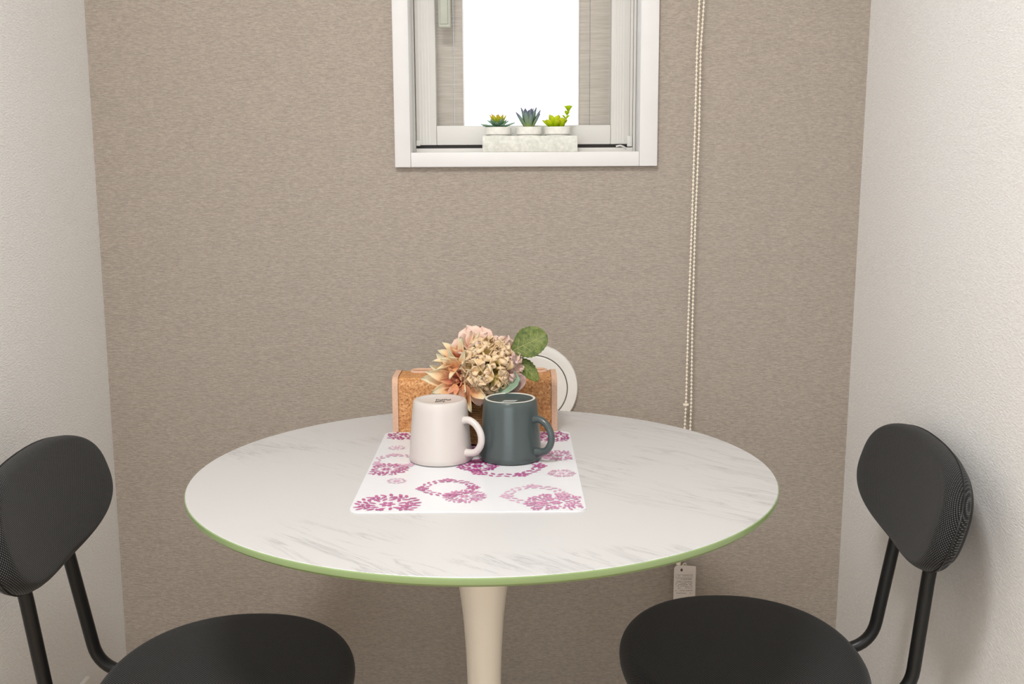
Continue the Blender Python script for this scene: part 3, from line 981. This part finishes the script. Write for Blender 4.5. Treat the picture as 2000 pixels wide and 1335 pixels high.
# ------------------------------------------------------------------ round vent on the wall
vent = thing('air_vent', 'round white air vent cover on the taupe wall behind the tissue box', 'vent', (0.0755, YB, TZ + 0.004))
def lathe_wall(prof, n=72):
    bm = lathe(prof, n)
    for v in bm.verts:
        v.co = Vector((v.co.x, -v.co.z, v.co.y))
    return bm
mesh_obj('plate', lathe_wall([(0, 0), (0.0785, 0), (0.0785, 0.006), (0.077, 0.0085), (0.062, 0.0100), (0.0605, 0.0095), (0.0600, 0.004), (0, 0.004)]), m_white_plastic, vent)
mesh_obj('gap_ring', lathe_wall([(0.0578, 0.0042), (0.0603, 0.0042), (0.0603, 0.0088), (0.0578, 0.0088)][:4] , 72), m_dark_line, vent)
mesh_obj('cover_disc', lathe_wall([(0.0, 0.0041), (0.0586, 0.0041), (0.0586, 0.0120), (0.0570, 0.0135), (0, 0.0150)]), m_white_plastic, vent)

# ------------------------------------------------------------------ blind chain with its tag
m_bead = plain('ivory_bead', srgb(244, 234, 214), 0.35, 0.02, 200)
ch = thing('bead_chain', 'ivory beaded blind chain hanging beside the window', 'blind chain', (0.355, YB - 0.025, TZ))
def strand_pts(x_of, z0, z1, dx, dy):
    return None
def interp(tab, z):
    tab = sorted(tab)
    if z <= tab[0][0]:
        return tab[0][1]
    for (a, xa), (b, xb) in zip(tab[:-1], tab[1:]):
        if z <= b:
            t = (z - a) / (b - a)
            return xa + (xb - xa) * t
    return tab[-1][1]
SL = [(-0.318, 0.3390), (-0.20, 0.3405), (-0.066, 0.3432), (-0.015, 0.3449), (0.114, 0.3459), (0.284, 0.3487), (0.458, 0.3504), (0.585, 0.3512), (0.668, 0.3537), (1.34, 0.352)]
SR = [(-0.318, 0.3400), (-0.20, 0.3500), (-0.066, 0.3541), (-0.015, 0.3549), (0.114, 0.3540), (0.284, 0.3549), (0.458, 0.3582), (0.585, 0.3581), (0.668, 0.3622), (1.34, 0.372)]
bead0 = BM()
bmesh.ops.create_icosphere(bead0, subdivisions=1, radius=0.0023)
for k, tab in enumerate((SL, SR)):
    bm = BM()
    z = -0.318 + 0.003 * k
    path = []
    while z < 1.34:
        x = interp(tab, z) - 0.355
        y = 0.004 * k + 0.0015 * math.sin(z * 9 + k)
        m_ = Matrix.Translation((x, y, z))
        bmesh.ops.create_icosphere(bm, subdivisions=2 if z < 0.75 else 1, radius=0.0022, matrix=m_)
        path.append((x, y, z))
        z += 0.0068
    o = mesh_obj('bead_strand', bm, m_bead, ch, sharp=0)
    o['kind'] = 'stuff'
    mesh_obj('cord', tube(path, 0.0008, 5), m_bead, o)
bm = BM()
add_lathe(bm, [(0, -0.0022), (0.0052, -0.0016), (0.0056, 0), (0.0052, 0.0016), (0, 0.0022)], 20, (0.3447 - 0.355, 0, -0.0235))
mesh_obj('joiner', bm, m_bead, ch)
# cassette of the blind above the window, out of frame, that the chain hangs from
bl_ = thing('roller_blind', 'white roller blind cassette mounted above the window', 'blind', (0.0625, YB, 2.06))
mesh_obj('cassette', box(-0.32, 0.32, -0.07, -0.001, 0, 0.08, 0.01, 3), m_white_plastic, bl_)
mesh_obj('end_cap', box(-0.326, -0.3195, -0.072, -0.001, -0.002, 0.082, 0.002), m_white_plastic, bl_)
mesh_obj('end_cap', box(0.3195, 0.326, -0.072, -0.001, -0.002, 0.082, 0.002), m_white_plastic, bl_)

tg = thing('paper_tag', 'small white printed paper tag hanging at the end of the bead chain', 'tag', (0.3475, YB - 0.034, TZ - 0.321), 0.0)
m_paper = plain('white_tag_paper', srgb(232, 222, 214), 0.7, 0.02, 100)
bm = BM()
out = [(-0.0200, -0.072), (0.0195, -0.072), (0.0200, 0.0), (-0.002, 0.0022), (-0.0165, 0.0012), (-0.0195, -0.003)]
lo = [bm.verts.new((x, 0, z)) for x, z in out]
hi = [bm.verts.new((x, 0.0006, z)) for x, z in out]
bm.faces.new(lo)
bm.faces.new(hi[::-1])
for i in range(6):
    j = (i + 1) % 6
    bm.faces.new((lo[i], hi[i], hi[j], lo[j]))
mesh_obj('card', bm, m_paper, tg, smooth=False)
bm = BM()
add_lathe(bm, [(0, 0), (0.0022, 0)], 16)
for v in bm.verts:
    v.co = Vector((-0.006 + v.co.x, -0.0003, -0.0065 + v.co.y * 1.3))
mesh_obj('punch_hole', bm, m_print_dark, tg, smooth=False)
rg = random.Random(2)
bm = BM()
def stroke(x0, x1, z, w=0.0006):
    bm.faces.new([bm.verts.new(p) for p in ((x0, -0.0003, z), (x1, -0.0003, z), (x1, -0.0003, z - w), (x0, -0.0003, z - w))])
for z in (-0.0152, -0.0205, -0.0222, -0.0255):      # ruled boxes of the printed table
    stroke(-0.0165 if z > -0.021 else -0.0155, 0.0140, z, 0.0003)
for x in (-0.0165, 0.0140):
    bm.faces.new([bm.verts.new(p) for p in ((x, -0.0003, -0.0152), (x + 0.0003, -0.0003, -0.0152), (x + 0.0003, -0.0003, -0.0205), (x, -0.0003, -0.0205))])
for z in (-0.0168, -0.0232, -0.0282, -0.0308, -0.0335, -0.0365, -0.040, -0.045, -0.050):
    x = -0.0165
    while x < 0.013:
        w = rg.uniform(0.0008, 0.0022)
        if rg.random() < (0.85 if x > -0.006 else 0.45):
            stroke(x, x + w, z - rg.uniform(0, 0.0005), 0.0009)
        x += w + rg.uniform(0.0003, 0.0012)
o = mesh_obj('printing', bm, m_print_dark, tg, smooth=False)
mesh_obj('string', tube(smooth_path([(-0.006, 0.0006, -0.0065), (-0.003, 0.003, 0.003), (0.001, 0.005, 0.0045), (0.003, 0.004, 0.0015)], 5), 0.0008, 6), m_bead, tg)
bm = BM()
bmesh.ops.create_icosphere(bm, subdivisions=2, radius=0.0042, matrix=Matrix.Translation((-0.0112, 0.005, 0.0025)) @ Matrix.Diagonal((1.1, 0.9, 0.8, 1)))
mesh_obj('end_weight', bm, m_bead, tg, sharp=0)

# ------------------------------------------------------------------ outlet low on the left wall
ol = thing('wall_outlet', 'white outlet plate low on the left wall behind the left chair', 'outlet', (XL, 0.300, TZ - 0.51))
mesh_obj('plate', box(0, 0.009, -0.055, 0.040, -0.06, 0.062, 0.003, 3), m_white_plastic, ol)
mesh_obj('socket', box(0.008, 0.0105, -0.022, 0.008, -0.04, 0.04, 0.001), m_white_plastic, ol)

# ------------------------------------------------------------------ ceiling lamp (out of frame)
cl = thing('ceiling_light', 'round white ceiling light above the table', 'ceiling light', (-0.25, -1.10, 2.40))
mesh_obj('housing', lathe([(0, 0), (0.25, 0), (0.25, -0.05), (0.235, -0.06), (0.225, -0.05), (0.225, -0.02), (0, -0.02)], 48), m_white_plastic, cl)

# ------------------------------------------------------------------ succulents on the sill
m_concrete = plain('chalky_white_wood', srgb(224, 224, 214), 0.85, 0.12, 160, 0.2, 0.5)
m_pot = plain('chalky_white_pot', srgb(238, 236, 228), 0.85, 0.10, 90, 0.2, 0.4)
m_soil = plain('brown_soil', srgb(92, 74, 56), 0.95, 0.3, 300)
tx0, tx1, ty0, ty1 = -0.0125, 0.1515, YB - 0.0115, YB + 0.0435
tray = thing('planter_tray', 'chalky white wooden tray holding three small pots on the window sill', 'planter', ((tx0 + tx1) / 2, (ty0 + ty1) / 2, SZ))
hw, hd, th, wt = (tx1 - tx0) / 2, (ty1 - ty0) / 2, 0.0272, 0.0035
def rough_board(bm):
    for v in bm.verts:
        v.co.z += 0.0005 * noise.noise(v.co * 160) if v.co.z > 0.01 else 0
        v.co.y += 0.0003 * noise.noise(v.co * 120)
    return bm
mesh_obj('side_board', rough_board(box(-hw, hw, -hd, -hd + wt, 0, th, 0.0009)), m_concrete, tray)
mesh_obj('side_board', rough_board(box(-hw, hw, hd - wt, hd, 0, th, 0.0009)), m_concrete, tray)
mesh_obj('end_board', box(-hw, -hw + wt, -hd + wt, hd - wt, 0, th - 0.0005, 0.0006), m_concrete, tray)
mesh_obj('end_board', box(hw - wt, hw, -hd + wt, hd - wt, 0, th - 0.0005, 0.0006), m_concrete, tray)
mesh_obj('bottom_board', box(-hw + wt, hw - wt, -hd + wt, hd - wt, 0.0002, 0.003), m_concrete, tray, smooth=False)
def small_pot(label, x):
    t = thing('succulent_pot', label, 'potted plant', (x, (ty0 + ty1) / 2, SZ + 0.0032), 0.0, 'succulents on the window sill')
    h = 0.0398
    p = mesh_obj('pot', lathe([(0, 0), (0.0185, 0), (0.0195, 0.002), (0.0205, h - 0.0135), (0.0228, h - 0.0125), (0.0230, h - 0.001), (0.0222, h), (0.0208, h - 0.001), (0.0200, h - 0.005), (0, h - 0.005)], 36), m_pot, t)
    mesh_obj('soil', lathe([(0, h - 0.0049), (0.0199, h - 0.0049), (0.015, h - 0.003), (0, h - 0.0022)], 24), m_soil, p)
    return t, h - 0.004
s_green = petal_mat('green_succulent_leaf', [(0.0, srgb(92, 138, 84)), (0.4, srgb(140, 172, 84)), (0.7, srgb(220, 218, 64)), (1.0, srgb(240, 204, 66))], 0.024, 0.45, 0.08, 120, 0.5)
s_dark = petal_mat('sea_green_succulent_leaf', [(0.0, srgb(92, 142, 104)), (0.7, srgb(136, 172, 142)), (1.0, srgb(168, 192, 176))], 0.024, 0.45, 0.08, 120, 0.2)
s_blue = petal_mat('blue_green_succulent_leaf', [(0.0, srgb(206, 222, 110)), (0.35, srgb(160, 184, 140)), (0.8, srgb(146, 168, 168)), (1.0, srgb(126, 106, 150))], 0.030, 0.45, 0.05, 120, 0.35)
s_lime = petal_mat('lime_succulent_leaf', [(0.0, srgb(188, 214, 30)), (0.6, srgb(220, 236, 36)), (1.0, srgb(240, 238, 84))], 0.020, 0.45, 0.08, 120, 0.55)
lp = lambda L, W, m, **k: petal_mesh('leaf', L, W, m, thick=0.0014, **k)
g1 = lp(0.024, 0.0085, s_green, tip=1.4, bend=0.35, cup=0.35, wide=0.55, base=0.5)
g2 = lp(0.024, 0.0080, s_dark, tip=1.4, bend=0.15, cup=0.3, wide=0.5, base=0.5)
b1 = lp(0.030, 0.0082, s_blue, tip=1.3, bend=0.22, cup=0.4, wide=0.55, base=0.6)
y1 = lp(0.020, 0.0115, s_lime, tip=0.95, bend=0.2, cup=0.25, wide=0.62, base=0.3)
y2 = lp(0.0115, 0.0080, s_lime, tip=1.0, bend=0.3, cup=0.3, wide=0.55, base=0.4)
def rosette(t, z, src, n, elev, off, sc, a0, x=0.0, seed=0):
    rg = random.Random(seed)
    for i in range(n):
        a = a0 + 2 * PI * i / n + rg.uniform(-0.12, 0.12)
        e = math.radians(elev + rg.uniform(-6, 6))
        rad = Vector((math.cos(a), math.sin(a), 0))
        d = rad * math.cos(e) + Vector((0, 0, math.sin(e)))
        up = -rad * math.sin(e) + Vector((0, 0, math.cos(e)))
        inst(src, 'leaf', t, aim(Vector((x, 0, z)) + rad * off, d, up, sc * rg.uniform(0.9, 1.08)))
t, z = small_pot('green and yellow spreading rosette succulent, left of the three pots', 0.0148)
rosette(t, z + 0.002, g2, 10, 12, 0.005, 1.05, 0.2, seed=1)
rosette(t, z + 0.003, g2, 7, 32, 0.003, 0.95, 0.5, seed=2)
rosette(t, z + 0.004, g1, 8, 50, 0.003, 0.98, 0.0, seed=3)
rosette(t, z + 0.004, g1, 5, 70, 0.001, 0.85, 0.3, seed=4)
t, z = small_pot('blue-green upright succulent with purple tips, middle of the three pots', 0.0682)
rosette(t, z, b1, 9, 56, 0.0060, 1.14, 0.15, seed=5)
rosette(t, z, b1, 7, 70, 0.0035, 1.22, 0.5, seed=6)
rosette(t, z + 0.002, b1, 5, 82, 0.0015, 1.1, 0.1, seed=7)
t, z = small_pot('lime green succulent with a tall leafy stalk, right of the three pots', 0.1180)
rosette(t, z, y1, 5, 40, 0.005, 1.12, 0.2, -0.006, seed=8)
rosette(t, z, y1, 4, 72, 0.004, 1.30, 0.6, -0.005, seed=9)
rosette(t, z, y1, 4, 60, 0.003, 1.05, 0.1, 0.006, seed=12)
stalk = [(0.008, 0, z - 0.001), (0.013, -0.001, z + 0.012), (0.0165, -0.001, z + 0.024), (0.0200, -0.001, z + 0.034)]
mesh_obj('stalk', tube(smooth_path(stalk, 5), 0.0009, 8), s_lime, t)
rg = random.Random(10)
sp = smooth_path(stalk, 5)
for i in range(4, len(sp), 3):
    for k in range(2 if i < 12 else 4):
        a = i * 0.5 + k * (PI if i < 12 else PI / 2)
        d = Vector((math.cos(a), math.sin(a) * 0.8, 0.45 + 0.06 * i * (0.5)))
        inst(y2, 'leaf', t, aim(sp[i], d, (0, 0, 1), 0.85 + 0.15 * (i > 11)))
bpy.context.view_layer.update()
